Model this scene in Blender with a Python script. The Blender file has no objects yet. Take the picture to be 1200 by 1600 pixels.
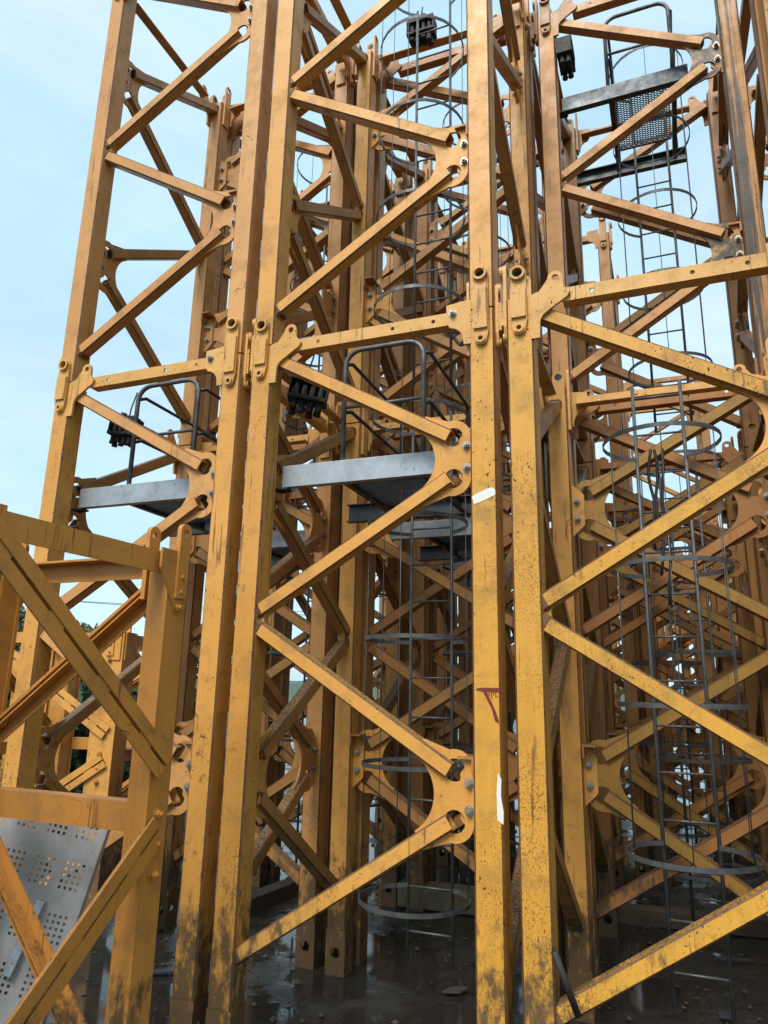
import bpy, bmesh, math, random
from mathutils import Vector, Matrix
from math import sin, cos, pi, radians

random.seed(7)
scene = bpy.context.scene
COL = scene.collection

# ------------------------------------------------------------------ camera
CAM_Z = 2.0
PITCH = math.atan(281 / 1120)
ROLL = radians(1.2)
cam_data = bpy.data.cameras.new('camera')
cam_data.sensor_fit = 'HORIZONTAL'
cam_data.sensor_width = 36.0
cam_data.lens = 36.0 * 1120 / 1200
cam_data.clip_start = 0.05
cam_data.clip_end = 3000
cam = bpy.data.objects.new('camera', cam_data)
COL.objects.link(cam)
_f = Vector((0, cos(PITCH), sin(PITCH)))
_r0 = Vector((1, 0, 0))
_u0 = Vector((0, -sin(PITCH), cos(PITCH)))
_r = _r0 * cos(ROLL) + _u0 * sin(ROLL)
_u = _u0 * cos(ROLL) - _r0 * sin(ROLL)
cam.matrix_world = Matrix(((_r.x, _u.x, -_f.x, 0), (_r.y, _u.y, -_f.y, 0), (_r.z, _u.z, -_f.z, CAM_Z), (0, 0, 0, 1)))
scene.camera = cam
scene.render.resolution_x = 768
scene.render.resolution_y = 1024

# ------------------------------------------------------------------ world, sun, exposure
SUN_EL, SUN_AZ = 50, 208        # azimuth: direction the light comes from, clockwise from +Y
world = bpy.data.worlds.new('World')
scene.world = world
world.use_nodes = True
wn = world.node_tree
wn.nodes.clear()
out = wn.nodes.new('ShaderNodeOutputWorld')
bg = wn.nodes.new('ShaderNodeBackground')
sky = wn.nodes.new('ShaderNodeTexSky')
sky.sky_type = 'NISHITA'
sky.sun_disc = False
sky.sun_elevation = radians(SUN_EL)
sky.sun_rotation = radians(SUN_AZ)
sky.air_density = 1.0
sky.dust_density = 2.0
bg.inputs['Strength'].default_value = 0.1
geo = wn.nodes.new('ShaderNodeTexCoord')
mp = wn.nodes.new('ShaderNodeMapping')
mp.inputs['Scale'].default_value = (1.0, 1.0, 2.2)
nz = wn.nodes.new('ShaderNodeTexNoise')
nz.inputs['Scale'].default_value = 2.2
nz.inputs['Detail'].default_value = 6
nz.inputs['Roughness'].default_value = 0.55
rp = wn.nodes.new('ShaderNodeMapRange')
rp.inputs['From Min'].default_value = 0.35
rp.inputs['From Max'].default_value = 0.7
rp.inputs['To Min'].default_value = 0.72
rp.inputs['To Max'].default_value = 0.97
mx = wn.nodes.new('ShaderNodeMix')
mx.data_type = 'RGBA'
cl = wn.nodes.new('ShaderNodeMix')                      # thin bright cloud veil, bluer and whiter in turns
cl.data_type = 'RGBA'
cl.inputs['A'].default_value = (2.65, 3.95, 4.6, 1)
cl.inputs['B'].default_value = (3.6, 4.45, 4.8, 1)
nz2 = wn.nodes.new('ShaderNodeTexNoise')
nz2.inputs['Scale'].default_value = 3.1
nz2.inputs['Detail'].default_value = 8
nz2.inputs['Roughness'].default_value = 0.6
nz2.inputs['Distortion'].default_value = 0.6
rp2 = wn.nodes.new('ShaderNodeMapRange')
rp2.inputs['From Min'].default_value = 0.42
rp2.inputs['From Max'].default_value = 0.68
wn.links.new(mp.outputs['Vector'], nz2.inputs['Vector'])
wn.links.new(nz2.outputs['Fac'], rp2.inputs['Value'])
wn.links.new(rp2.outputs['Result'], cl.inputs['Factor'])
wn.links.new(cl.outputs['Result'], mx.inputs['B'])
wn.links.new(geo.outputs['Generated'], mp.inputs['Vector'])
wn.links.new(mp.outputs['Vector'], nz.inputs['Vector'])
wn.links.new(nz.outputs['Fac'], rp.inputs['Value'])
wn.links.new(rp.outputs['Result'], mx.inputs['Factor'])
wn.links.new(sky.outputs['Color'], mx.inputs['A'])
wn.links.new(mx.outputs['Result'], bg.inputs['Color'])
wn.links.new(bg.outputs['Background'], out.inputs['Surface'])

sun_data = bpy.data.lights.new('sun', 'SUN')
sun_data.energy = 1.5
sun_data.angle = radians(28)
sun_data.color = (1.0, 0.94, 0.84)
sun = bpy.data.objects.new('sun', sun_data)
COL.objects.link(sun)
_az, _el = radians(SUN_AZ), radians(SUN_EL)
_to = Vector((sin(_az) * cos(_el), cos(_az) * cos(_el), sin(_el)))
sun.rotation_euler = _to.to_track_quat('Z', 'Y').to_euler()

scene.view_settings.view_transform = 'Standard'
scene.view_settings.look = 'None'
scene.view_settings.gamma = 1
scene.view_settings.use_curve_mapping = False
scene.view_settings.exposure = 1.25

# ------------------------------------------------------------------ materials
def new_mat(name):
    m = bpy.data.materials.new(name)
    m.use_nodes = True
    return m, m.node_tree, m.node_tree.nodes['Principled BSDF']

def N(nt, typ, **kw):
    n = nt.nodes.new(typ)
    for k, v in kw.items():
        if hasattr(n, k):
            setattr(n, k, v)
        else:
            n.inputs[k.replace('_', ' ')].default_value = v
    return n

def noise(nt, vec, scale, detail=4, rough=0.6):
    n = nt.nodes.new('ShaderNodeTexNoise')
    n.inputs['Scale'].default_value = scale
    n.inputs['Detail'].default_value = detail
    n.inputs['Roughness'].default_value = rough
    if vec is not None:
        nt.links.new(vec, n.inputs['Vector'])
    return n.outputs['Fac']

def ramp(nt, val, a, b, lo=0.0, hi=1.0):
    n = nt.nodes.new('ShaderNodeMapRange')
    n.inputs['From Min'].default_value = a
    n.inputs['From Max'].default_value = b
    n.inputs['To Min'].default_value = lo
    n.inputs['To Max'].default_value = hi
    nt.links.new(val, n.inputs['Value'])
    return n.outputs['Result']

def mixc(nt, fac, a, b):
    n = nt.nodes.new('ShaderNodeMix')
    n.data_type = 'RGBA'
    for sock, v in (('Factor', fac), ('A', a), ('B', b)):
        if isinstance(v, (tuple, list)):
            n.inputs[sock].default_value = (*v, 1) if len(v) == 3 else v
        elif isinstance(v, (int, float)):
            n.inputs[sock].default_value = v
        else:
            nt.links.new(v, n.inputs[sock])
    return n.outputs['Result']

def mul(nt, a, b, op='MULTIPLY'):
    n = nt.nodes.new('ShaderNodeMath')
    n.operation = op
    n.use_clamp = True
    for i, v in enumerate((a, b)):
        if isinstance(v, (int, float)):
            n.inputs[i].default_value = v
        else:
            nt.links.new(v, n.inputs[i])
    return n.outputs[0]

def scaled(nt, vec, s):
    n = nt.nodes.new('ShaderNodeMapping')
    n.inputs['Scale'].default_value = s
    nt.links.new(vec, n.inputs['Vector'])
    return n.outputs['Vector']

def paint(name, c1, c2, speck=0.5, rust=0.5, top=1.0, drips=0.0, moss=0.0, rough=0.42, fine=0.0, grease=0.0):
    """weathered yellow machine paint"""
    m, nt, b = new_mat(name)
    g = nt.nodes.new('ShaderNodeNewGeometry')
    pos = g.outputs['Position']
    oi = nt.nodes.new('ShaderNodeObjectInfo')
    # tone drifts from piece to piece and along each piece
    tone = mul(nt, ramp(nt, noise(nt, pos, 1.3, 3), 0.3, 0.7), 0.55)
    tone = mul(nt, tone, mul(nt, oi.outputs['Random'], 0.45), 'ADD')
    col = mixc(nt, tone, c1, c2)
    # faded vertical wash streaks
    st = noise(nt, scaled(nt, pos, (26, 26, 1.1)), 1.0, 5, 0.65)
    col = mixc(nt, ramp(nt, st, 0.56, 0.80, 0, 0.22), col, (c1[0] * .42, c1[1] * .36, c1[2] * .5))
    col = mixc(nt, ramp(nt, st, 0.44, 0.25, 0, 0.16), col, (min(1, c1[0] * 1.12), c1[1] * 1.3, c1[2] * 2.6))
    # grime in broad patches
    gr = noise(nt, pos, 4.2, 7, 0.7)
    col = mixc(nt, ramp(nt, gr, 0.50, 0.74, 0, 0.6), col, (0.16, 0.09, 0.036))
    if moss:
        ms = noise(nt, scaled(nt, pos, (9, 9, 3)), 1.0, 6, 0.7)
        col = mixc(nt, ramp(nt, ms, 0.45, 0.75, 0, moss), col, (0.20, 0.16, 0.03))
    # chips: small dark specks gathered in clusters
    v = nt.nodes.new('ShaderNodeTexNoise')
    v.inputs['Scale'].default_value = 66
    v.inputs['Detail'].default_value = 3
    nt.links.new(scaled(nt, pos, (1, 1, 0.75)), v.inputs['Vector'])
    clus = ramp(nt, noise(nt, pos, 2.6, 3), 0.42, 0.72)
    sp = mul(nt, ramp(nt, v.outputs['Fac'], 0.68 - 0.035 * speck, 0.71 - 0.035 * speck), mul(nt, clus, 0.5 + speck))
    col = mixc(nt, sp, col, (0.05, 0.018, 0.008))
    if fine:
        f2 = noise(nt, scaled(nt, pos, (1, 1, 0.7)), 135, 3, 0.6)
        zone = ramp(nt, noise(nt, scaled(nt, pos, (1, 1, 0.6)), 1.9, 4, 0.6), 0.49, 0.66)
        col = mixc(nt, mul(nt, ramp(nt, f2, 0.53, 0.60), mul(nt, zone, 0.85 * fine)), col, (0.07, 0.03, 0.010))
    # scratches and hairline cracks
    w = nt.nodes.new('ShaderNodeTexVoronoi')
    w.feature = 'DISTANCE_TO_EDGE'
    w.inputs['Scale'].default_value = 5.5
    wv = nt.nodes.new('ShaderNodeMix')
    wv.data_type = 'RGBA'
    wv.inputs['Factor'].default_value = 0.18
    nn = nt.nodes.new('ShaderNodeTexNoise')
    nn.inputs['Scale'].default_value = 9
    nt.links.new(pos, nn.inputs['Vector'])
    nt.links.new(scaled(nt, pos, (1.4, 1.4, 0.8)), wv.inputs['A'])
    nt.links.new(nn.outputs['Color'], wv.inputs['B'])
    nt.links.new(wv.outputs['Result'], w.inputs['Vector'])
    cr = mul(nt, ramp(nt, w.outputs['Distance'], 0.012, 0.004), ramp(nt, noise(nt, pos, 3.1, 2), 0.60, 0.66))
    col = mixc(nt, mul(nt, cr, 0.9), col, (0.06, 0.024, 0.010))
    # rust bloom
    rn = noise(nt, pos, 11, 8, 0.75)
    rm = mul(nt, ramp(nt, rn, 0.66 - 0.04 * rust, 0.72 - 0.04 * rust), ramp(nt, noise(nt, pos, 1.7, 2), 0.5, 0.62))
    col = mixc(nt, mul(nt, rm, 0.85), col, (0.085, 0.032, 0.014))
    ru = noise(nt, scaled(nt, pos, (34, 34, 1.7)), 1.0, 4, 0.6)
    rz_ = ramp(nt, noise(nt, scaled(nt, pos, (1, 1, 0.7)), 2.4, 4, 0.6), 0.49, 0.60)
    col = mixc(nt, mul(nt, ramp(nt, ru, 0.59, 0.64), mul(nt, rz_, 0.8)), col, (0.13, 0.052, 0.018))
    # dull scuffed bands where slings and neighbours have rubbed
    sb = noise(nt, scaled(nt, pos, (3, 3, 9)), 1.0, 8, 0.75)
    col = mixc(nt, mul(nt, ramp(nt, sb, 0.60, 0.70), 0.5), col, (0.20, 0.125, 0.06))
    if drips:
        dn = noise(nt, scaled(nt, pos, (17, 17, 0.5)), 1.0, 7, 0.75)
        col = mixc(nt, ramp(nt, dn, 0.54 - 0.1 * drips, 0.58 - 0.05 * drips, 0, 0.95), col, (0.028, 0.026, 0.024))
    if grease:
        gs = noise(nt, pos, 3.6, 6, 0.65)
        col = mixc(nt, ramp(nt, gs, 0.44, 0.52, 0, 0.94 * grease), col, (0.022, 0.02, 0.018))
    # silt, grit and algae lying on faces that look up
    if top:
        sx = nt.nodes.new('ShaderNodeSeparateXYZ')
        nt.links.new(g.outputs['Normal'], sx.inputs[0])
        up = ramp(nt, sx.outputs['Z'], 0.35, 0.6)
        tn = noise(nt, pos, 70, 6, 0.8)
        col = mixc(nt, mul(nt, up, ramp(nt, tn, 0.44, 0.54, 0, top)), col, (0.075, 0.062, 0.045))
    # mud splashed up from the wet yard
    sz = nt.nodes.new('ShaderNodeSeparateXYZ')
    nt.links.new(pos, sz.inputs[0])
    md = mul(nt, ramp(nt, sz.outputs['Z'], 1.3, 0.1, 0.0, 0.42), noise(nt, scaled(nt, pos, (1, 1, 0.5)), 14, 7, 0.75), 'ADD')
    col = mixc(nt, ramp(nt, md, 0.66, 0.80, 0, 0.85), col, (0.055, 0.042, 0.028))
    nt.links.new(col, b.inputs['Base Color'])
    r = mul(nt, ramp(nt, gr, 0.3, 0.8, rough - 0.08, rough + 0.28), mul(nt, sp, 0.3), 'ADD')
    nt.links.new(r, b.inputs['Roughness'])
    b.inputs['Specular IOR Level'].default_value = 0.4
    bp = nt.nodes.new('ShaderNodeBump')
    bp.inputs['Strength'].default_value = 0.25
    bp.inputs['Distance'].default_value = 0.004
    hh = mul(nt, noise(nt, pos, 30, 5, 0.6), mul(nt, sp, 0.6), 'SUBTRACT')
    nt.links.new(hh, bp.inputs['Height'])
    nt.links.new(bp.outputs['Normal'], b.inputs['Normal'])
    return m

def metal(name, c1, c2, rough=0.45, metallic=0.6, scale=9, patch=0.5):
    m, nt, b = new_mat(name)
    g = nt.nodes.new('ShaderNodeNewGeometry')
    pos = g.outputs['Position']
    n1 = noise(nt, pos, scale, 7, 0.7)
    col = mixc(nt, ramp(nt, n1, 0.35, 0.7), c1, c2)
    n2 = noise(nt, pos, scale * 5, 4, 0.7)
    col = mixc(nt, ramp(nt, n2, 0.62, 0.72, 0, patch), col, (c1[0] * .25, c1[1] * .2, c1[2] * .17))
    nt.links.new(col, b.inputs['Base Color'])
    nt.links.new(ramp(nt, n1, 0.3, 0.8, rough - .1, rough + .2), b.inputs['Roughness'])
    b.inputs['Metallic'].default_value = metallic
    return m

M = {}
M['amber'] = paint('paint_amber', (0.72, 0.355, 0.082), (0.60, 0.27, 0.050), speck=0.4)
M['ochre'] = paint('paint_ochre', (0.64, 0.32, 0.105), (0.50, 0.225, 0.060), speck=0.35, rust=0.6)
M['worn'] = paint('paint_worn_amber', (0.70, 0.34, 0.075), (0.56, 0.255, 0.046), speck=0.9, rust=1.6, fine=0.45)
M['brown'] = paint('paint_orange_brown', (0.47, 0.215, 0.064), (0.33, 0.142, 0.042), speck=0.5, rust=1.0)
M['tan'] = paint('paint_shade_dark_tan', (0.50, 0.245, 0.074), (0.37, 0.17, 0.048), speck=0.6, rust=0.9, moss=0.25)  # this and the next paint are lowered in colour to imitate interior shade
M['umber'] = paint('paint_shade_dark_umber', (0.39, 0.182, 0.054), (0.27, 0.12, 0.036), speck=0.7, rust=1.1, moss=0.2)
M['edge'] = paint('paint_worn_edge', (0.26, 0.11, 0.032), (0.085, 0.035, 0.016), speck=2.6, rust=2.8, top=0.6)
M['yellow'] = paint('paint_speckled_yellow', (0.72, 0.365, 0.055), (0.60, 0.275, 0.034), speck=1.2, rust=1.5, moss=0.3, fine=1.0)
M['cream'] = paint('paint_faded_cream', (0.70, 0.385, 0.11), (0.58, 0.29, 0.068), speck=0.9, rust=0.9, top=0.8)
M['sooty'] = paint('paint_sooty', (0.60, 0.29, 0.075), (0.46, 0.20, 0.045), speck=0.6, rust=0.7, drips=1.0)
M['greasy'] = paint('paint_greasy', (0.52, 0.25, 0.07), (0.40, 0.18, 0.045), speck=0.8, rust=0.8, grease=1.0)
M['mossy'] = paint('paint_mossy', (0.46, 0.24, 0.045), (0.32, 0.16, 0.03), speck=0.8, rust=0.9, moss=0.75)
M['fresh'] = paint('paint_fresh_orange', (0.56, 0.245, 0.050), (0.45, 0.185, 0.034), speck=0.2, rust=0.35, top=0.3, rough=0.36)
M['galv'] = metal('galvanised_steel', (0.42, 0.45, 0.49), (0.24, 0.26, 0.28), 0.42, 0.5, 6, 0.9)
M['dark_steel'] = metal('dark_steel', (0.085, 0.10, 0.115), (0.045, 0.05, 0.058), 0.45, 0.5, 9)
M['ladder'] = metal('ladder_steel', (0.15, 0.16, 0.165), (0.07, 0.07, 0.068), 0.5, 0.45, 12)
M['bolt'] = metal('bolt_zinc', (0.46, 0.44, 0.40), (0.22, 0.15, 0.09), 0.40, 0.6, 30)
M['black'] = metal('black_grease_and_bore_shade', (0.012, 0.012, 0.013), (0.026, 0.024, 0.022), 0.65, 0.0, 22, 0.3)
M['hollow'] = metal('tube_inside', (0.07, 0.045, 0.025), (0.04, 0.025, 0.015), 0.8, 0.0, 14, 0.2)
M['grey_plate'] = metal('grey_painted_plate', (0.46, 0.455, 0.45), (0.30, 0.295, 0.285), 0.6, 0.05, 4.5, 0.6)
M['concrete'] = metal('mossy_concrete', (0.14, 0.12, 0.075), (0.09, 0.075, 0.035), 0.8, 0.0, 8, 0.5)
M['stone'] = metal('dark_grit', (0.075, 0.068, 0.056), (0.04, 0.036, 0.03), 0.7, 0.0, 8, 0.4)
M['paper'] = metal('white_paper', (0.78, 0.77, 0.74), (0.66, 0.65, 0.62), 0.7, 0.0, 20, 0.15)
M['red'] = metal('red_paint', (0.20, 0.02, 0.015), (0.14, 0.012, 0.01), 0.5, 0.0, 14, 0.15)
M['wire'] = metal('black_wire', (0.02, 0.02, 0.022), (0.03, 0.03, 0.03), 0.5, 0.1, 14, 0.1)

def ground_mat():
    m, nt, b = new_mat('wet_yard')
    g = nt.nodes.new('ShaderNodeNewGeometry')
    pos = g.outputs['Position']
    n1 = noise(nt, pos, 0.9, 6, 0.6)
    n2 = noise(nt, pos, 9, 7, 0.7)
    col = mixc(nt, ramp(nt, n2, 0.35, 0.7), (0.040, 0.037, 0.032), (0.018, 0.017, 0.015))
    col = mixc(nt, ramp(nt, n1, 0.55, 0.7, 0, 0.7), col, (0.085, 0.075, 0.058))
    wet = ramp(nt, n1, 0.50, 0.60)
    nt.links.new(col, b.inputs['Base Color'])
    nt.links.new(mul(nt, mul(nt, wet, ramp(nt, n2, 0.3, 0.7, 0.3, 0.6)), 0.07, 'ADD'), b.inputs['Roughness'])
    b.inputs['Specular IOR Level'].default_value = 0.3
    bp = nt.nodes.new('ShaderNodeBump')
    bp.inputs['Distance'].default_value = 0.02
    bp.inputs['Strength'].default_value = 0.5
    nt.links.new(mul(nt, wet, noise(nt, pos, 30, 6, 0.7)), bp.inputs['Height'])
    nt.links.new(bp.outputs['Normal'], b.inputs['Normal'])
    return m
M['ground'] = ground_mat()

def leaf_mat(name, c1, c2):
    m, nt, b = new_mat(name)
    g = nt.nodes.new('ShaderNodeNewGeometry')
    col = mixc(nt, ramp(nt, noise(nt, g.outputs['Position'], 1.1, 4), 0.3, 0.7), c1, c2)
    nt.links.new(col, b.inputs['Base Color'])
    b.inputs['Roughness'].default_value = 0.6
    return m
M['leaf'] = leaf_mat('leaf_green', (0.045, 0.085, 0.025), (0.085, 0.13, 0.035))
M['leaf2'] = leaf_mat('leaf_dark', (0.03, 0.062, 0.03), (0.055, 0.095, 0.045))
M['bark'] = metal('bark', (0.09, 0.065, 0.045), (0.05, 0.038, 0.028), 0.9, 0, 10, 0.3)
M['hill'] = leaf_mat('hill_scrub', (0.035, 0.06, 0.035), (0.07, 0.10, 0.05))

# ------------------------------------------------------------------ mesh helpers
def finish(bm, name, smooth=False):
    bmesh.ops.recalc_face_normals(bm, faces=bm.faces[:])
    me = bpy.data.meshes.new(name)
    bm.to_mesh(me)
    bm.free()
    if smooth:
        for p in me.polygons:
            p.use_smooth = True
    return me

def add(name, me, mat, parent=None, mtx=None):
    if not me.materials:
        me.materials.append(mat)
        if me.name.split('.')[0] in ('leg', 'diagonal'):
            me.materials.append(M['edge'])
    o = bpy.data.objects.new(name, me)
    COL.objects.link(o)
    if me.materials[0] is not mat:
        o.material_slots[0].link = 'OBJECT'
        o.material_slots[0].material = mat
    if parent is not None:
        o.parent = parent
    if mtx is not None:
        o.matrix_local = mtx
    return o

def empty(name, mtx, label, cat, group=None):
    o = bpy.data.objects.new(name, None)
    o.empty_display_size = 0.2
    COL.objects.link(o)
    o.matrix_world = mtx
    tag(o, label, cat, group)
    return o

def tag(o, label, cat, group=None):
    o['label'] = label
    o['category'] = cat
    if group:
        o['group'] = group

def bm_box(bm, c, s, bev=0.0, mtx=None):
    r = bmesh.ops.create_cube(bm, size=1.0)
    vs = r['verts']
    bmesh.ops.scale(bm, verts=vs, vec=s)
    if bev:
        es = list({e for v in vs for e in v.link_edges})
        rr = bmesh.ops.bevel(bm, geom=es, offset=bev, segments=2, affect='EDGES', profile=0.6)
        vs = list({v for f in rr['faces'] for v in f.verts} | {v for v in vs if v.is_valid})
    bmesh.ops.translate(bm, verts=vs, vec=c)
    if mtx is not None:
        bmesh.ops.transform(bm, matrix=mtx, verts=vs)
    return vs

def arc(cx, cy, r, a0, a1, n):
    return [(cx + r * cos(radians(a0 + (a1 - a0) * i / n)), cy + r * sin(radians(a0 + (a1 - a0) * i / n))) for i in range(n + 1)]

def bm_plate(bm, outline, holes, t, mtx=None, y0=0.0, bev=0.0):
    """plate in the XZ plane, thickness along Y, centred on y0, with round holes (x, z, r)"""
    loops = []
    new = []
    pts = []
    for p in outline:
        if not pts or (abs(p[0] - pts[-1][0]) + abs(p[1] - pts[-1][1])) > 1e-4:
            pts.append(p)
    if abs(pts[0][0] - pts[-1][0]) + abs(pts[0][1] - pts[-1][1]) < 1e-4:
        pts.pop()
    loops.append(pts)
    for (x, z, r) in holes:
        loops.append(arc(x, z, r, 0, 360, 14)[:-1])
    edges = []
    rings = []
    for lp in loops:
        vs = [bm.verts.new((p[0], y0 - t / 2, p[1])) for p in lp]
        new += vs
        rings.append(vs)
        edges += [bm.edges.new((vs[i], vs[(i + 1) % len(vs)])) for i in range(len(vs))]
    r = bmesh.ops.triangle_fill(bm, use_beauty=True, use_dissolve=False, edges=edges)
    faces = [g for g in r['geom'] if isinstance(g, bmesh.types.BMFace)]
    ret = bmesh.ops.extrude_face_region(bm, geom=faces)
    ev = [g for g in ret['geom'] if isinstance(g, bmesh.types.BMVert)]
    bmesh.ops.translate(bm, verts=ev, vec=(0, t, 0))
    allv = new + ev
    if mtx is not None:
        bmesh.ops.transform(bm, matrix=mtx, verts=allv)
    return allv

def bm_tube(bm, pts, r, seg=8, caps=True):
    """round tube through a polyline"""
    pts = [Vector(p) for p in pts]
    rings = []
    prev_n = None
    for i, p in enumerate(pts):
        if i == 0:
            d = pts[1] - pts[0]
        elif i == len(pts) - 1:
            d = pts[-1] - pts[-2]
        else:
            d = (pts[i + 1] - p).normalized() + (p - pts[i - 1]).normalized()
        d.normalize()
        if prev_n is None:
            a = Vector((0, 0, 1)) if abs(d.z) < 0.9 else Vector((1, 0, 0))
            n = d.cross(a).normalized()
        else:
            n = (prev_n - d * prev_n.dot(d)).normalized()
        prev_n = n
        b = d.cross(n)
        rr = r[i] if isinstance(r, (list, tuple)) else r
        rings.append([bm.verts.new(p + (n * cos(2 * pi * k / seg) + b * sin(2 * pi * k / seg)) * rr) for k in range(seg)])
    for a, b in zip(rings, rings[1:]):
        for k in range(seg):
            bm.faces.new((a[k], a[(k + 1) % seg], b[(k + 1) % seg], b[k]))
    if caps:
        bm.faces.new(rings[0])
        bm.faces.new(list(reversed(rings[-1])))

def sq_ring(h, ch):
    return [(h, -h + ch), (h, h - ch), (h - ch, h), (-h + ch, h), (-h, h - ch), (-h, -h + ch), (-h + ch, -h), (h - ch, -h)]

def bm_sqtube(bm, p0, p1, size, ch=0.012, side=None, open0=False, open1=False, sz2=None):
    """square tube between two points; open ends are hollow"""
    p0, p1 = Vector(p0), Vector(p1)
    d = (p1 - p0).normalized()
    side = Vector(side if side else (0, 1, 0))
    b = d.cross(side).normalized()
    a = b.cross(d).normalized()
    h = size / 2
    def ring(c, hh):
        return [bm.verts.new(c + a * x * ((sz2 or size) / size) + b * y) for x, y in sq_ring(hh, ch * hh / h)]
    r0, r1 = ring(p0, h), ring(p1, h)
    for k in range(8):
        fc = bm.faces.new((r0[k], r0[(k + 1) % 8], r1[(k + 1) % 8], r1[k]))
        fc.material_index = k % 2          # chamfers carry the worn-edge paint
    for rg, c, dd, op in ((r0, p0, d, open0), (r1, p1, -d, open1)):
        if op:
            i0 = ring(c, h * 0.80)
            i1 = ring(c + dd * 0.22, h * 0.80)
            for k in range(8):
                bm.faces.new((rg[k], rg[(k + 1) % 8], i0[(k + 1) % 8], i0[k]))
                bm.faces.new((i0[k], i0[(k + 1) % 8], i1[(k + 1) % 8], i1[k]))
            bm.faces.new(i1)
        else:
            bm.faces.new(rg)

def rz(deg):
    return Matrix.Rotation(radians(deg), 4, 'Z')

# ------------------------------------------------------------------ ground, hills
bm = bmesh.new()
bmesh.ops.create_grid(bm, x_segments=90, y_segments=90, size=45)
for v in bm.verts:
    v.co.z = 0.05 + 0.018 * sin(v.co.x * 2.1 + 1.3 * sin(v.co.y)) * sin(v.co.y * 1.7) + random.uniform(-.006, .006)
    v.co.y += 30
big = [bm.verts.new(p) for p in ((-900, -400, 0.0), (900, -400, 0.0), (900, 1500, 0.0), (-900, 1500, 0.0))]
bm.faces.new(big)
g = add('ground', finish(bm, 'ground', True), M['ground'])
g['kind'] = 'structure'

bm = bmesh.new()
NX = 90
prev = None
for i in range(NX + 1):
    x = -420 + 840 * i / NX
    h = 5 + 3.5 * sin(x * 0.013 + 1.0) + 2 * sin(x * 0.041) + random.uniform(-.6, .6)
    row = [bm.verts.new((x, 190, -1)), bm.verts.new((x, 215, h * 0.7)), bm.verts.new((x, 250, h)), bm.verts.new((x, 300, -1))]
    if prev:
        for a in range(3):
            bm.faces.new((prev[a], row[a], row[a + 1], prev[a + 1]))
    prev = row
h = add('hill', finish(bm, 'hill', True), M['hill'])
h['kind'] = 'structure'

# ------------------------------------------------------------------ panel mast section (the big yellow towers)
W = 1.475            # leg centre to leg centre
HW = W / 2
LEG = 0.15
L = 3.87             # section length
FOOT = 0.33
TH = -21.5           # yard rows are turned this far from the camera axis
YD = -HW - LEG / 2 + 0.062     # plane of the diagonals in the front panel
YF = -HW - LEG / 2             # outer face of the front legs
def U(u): return -HW + u

DB, DG1, DM, DG2, DT = 0.28, 1.16, 2.08, 2.985, 3.78
MESH = {}
def get(key, fn):
    if key not in MESH:
        MESH[key] = fn()
    return MESH[key]

def leg_mesh(foot):
    bm = bmesh.new()
    z0 = 0.012
    bm_sqtube(bm, (-HW, -HW, z0), (-HW, -HW, L), LEG, 0.0105, side=(1, 0, 0), open1=True)
    # shallow weld seams running round the leg
    for z in (0.0, 1.02, 2.95):
        pass
    if foot:
        t = 0.02
        wdt = LEG
        for k in range(4):
            m = Matrix.Translation((-HW, -HW, 0)) @ rz(90 * k)
            bm_plate(bm, [(-wdt / 2 + (t if k % 2 else 0), -FOOT), (wdt / 2 - (t if k % 2 else 0), -FOOT), (wdt / 2 - (t if k % 2 else 0), z0 - 0.002), (-wdt / 2 + (t if k % 2 else 0), z0 - 0.002)],
                     [(0.0, -0.14, 0.036)], t, m, y0=-wdt / 2 + t / 2)
    return finish(bm, 'leg')

def diag_mesh(i):
    """i 0..3 from the bottom; gusset holes on the right, welded nodes on the left"""
    hx = W - LEG / 2 - 0.135
    lx = LEG / 2 - 0.02
    spec = [((lx, DB - 0.02), (hx, DG1 - 0.125)), ((lx, DM - 0.06 + 0.02), (hx, DG1 + 0.125)),
            ((lx, DM + 0.06 - 0.02), (hx, DG2 - 0.125)), ((lx, DT + 0.02), (hx, DG2 + 0.125))][i]
    bm = bmesh.new()
    bm_sqtube(bm, (U(spec[0][0]), YD, spec[0][1]), (U(spec[1][0]), YD, spec[1][1]), 0.084, 0.009, open1=True, sz2=0.088)
    # lumpy weld collar where the tube meets the leg
    dv = Vector((U(spec[1][0]), YD, spec[1][1])) - Vector((U(spec[0][0]), YD, spec[0][1]))
    dv.normalize()
    q0 = Vector((U(spec[0][0]), YD, spec[0][1])) + dv * 0.012
    n0 = len(bm.faces)
    bm_sqtube(bm, q0, q0 + dv * 0.026, 0.097, 0.016, sz2=0.1)
    bm.faces.ensure_lookup_table()
    for fc in bm.faces[n0:]:
        fc.material_index = 1
    return finish(bm, 'diagonal')

def gusset_mesh(zc):
    bm = bmesh.new()
    ex = W - LEG / 2 - 0.006
    hx = ex - 0.107
    o = []
    o += [(ex, -0.13)] if False else []
    top = arc(hx, 0.125, 0.103, 0, 105, 10)
    up = top + [(hx - 0.17, 0.275), (hx - 0.215, 0.185)]
    conc = arc(hx - 0.325, 0.0, 0.215, 57, -57, 16)
    low = [(x, -z) for x, z in reversed(up)]
    pts = up + conc + low
    pts = [(U(x), z + zc) for x, z in pts]
    bm_plate(bm, pts, [(U(hx), zc + 0.125, 0.058), (U(hx), zc - 0.125, 0.058)], 0.016, y0=YD)
    return finish(bm, 'gusset_plate')

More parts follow.
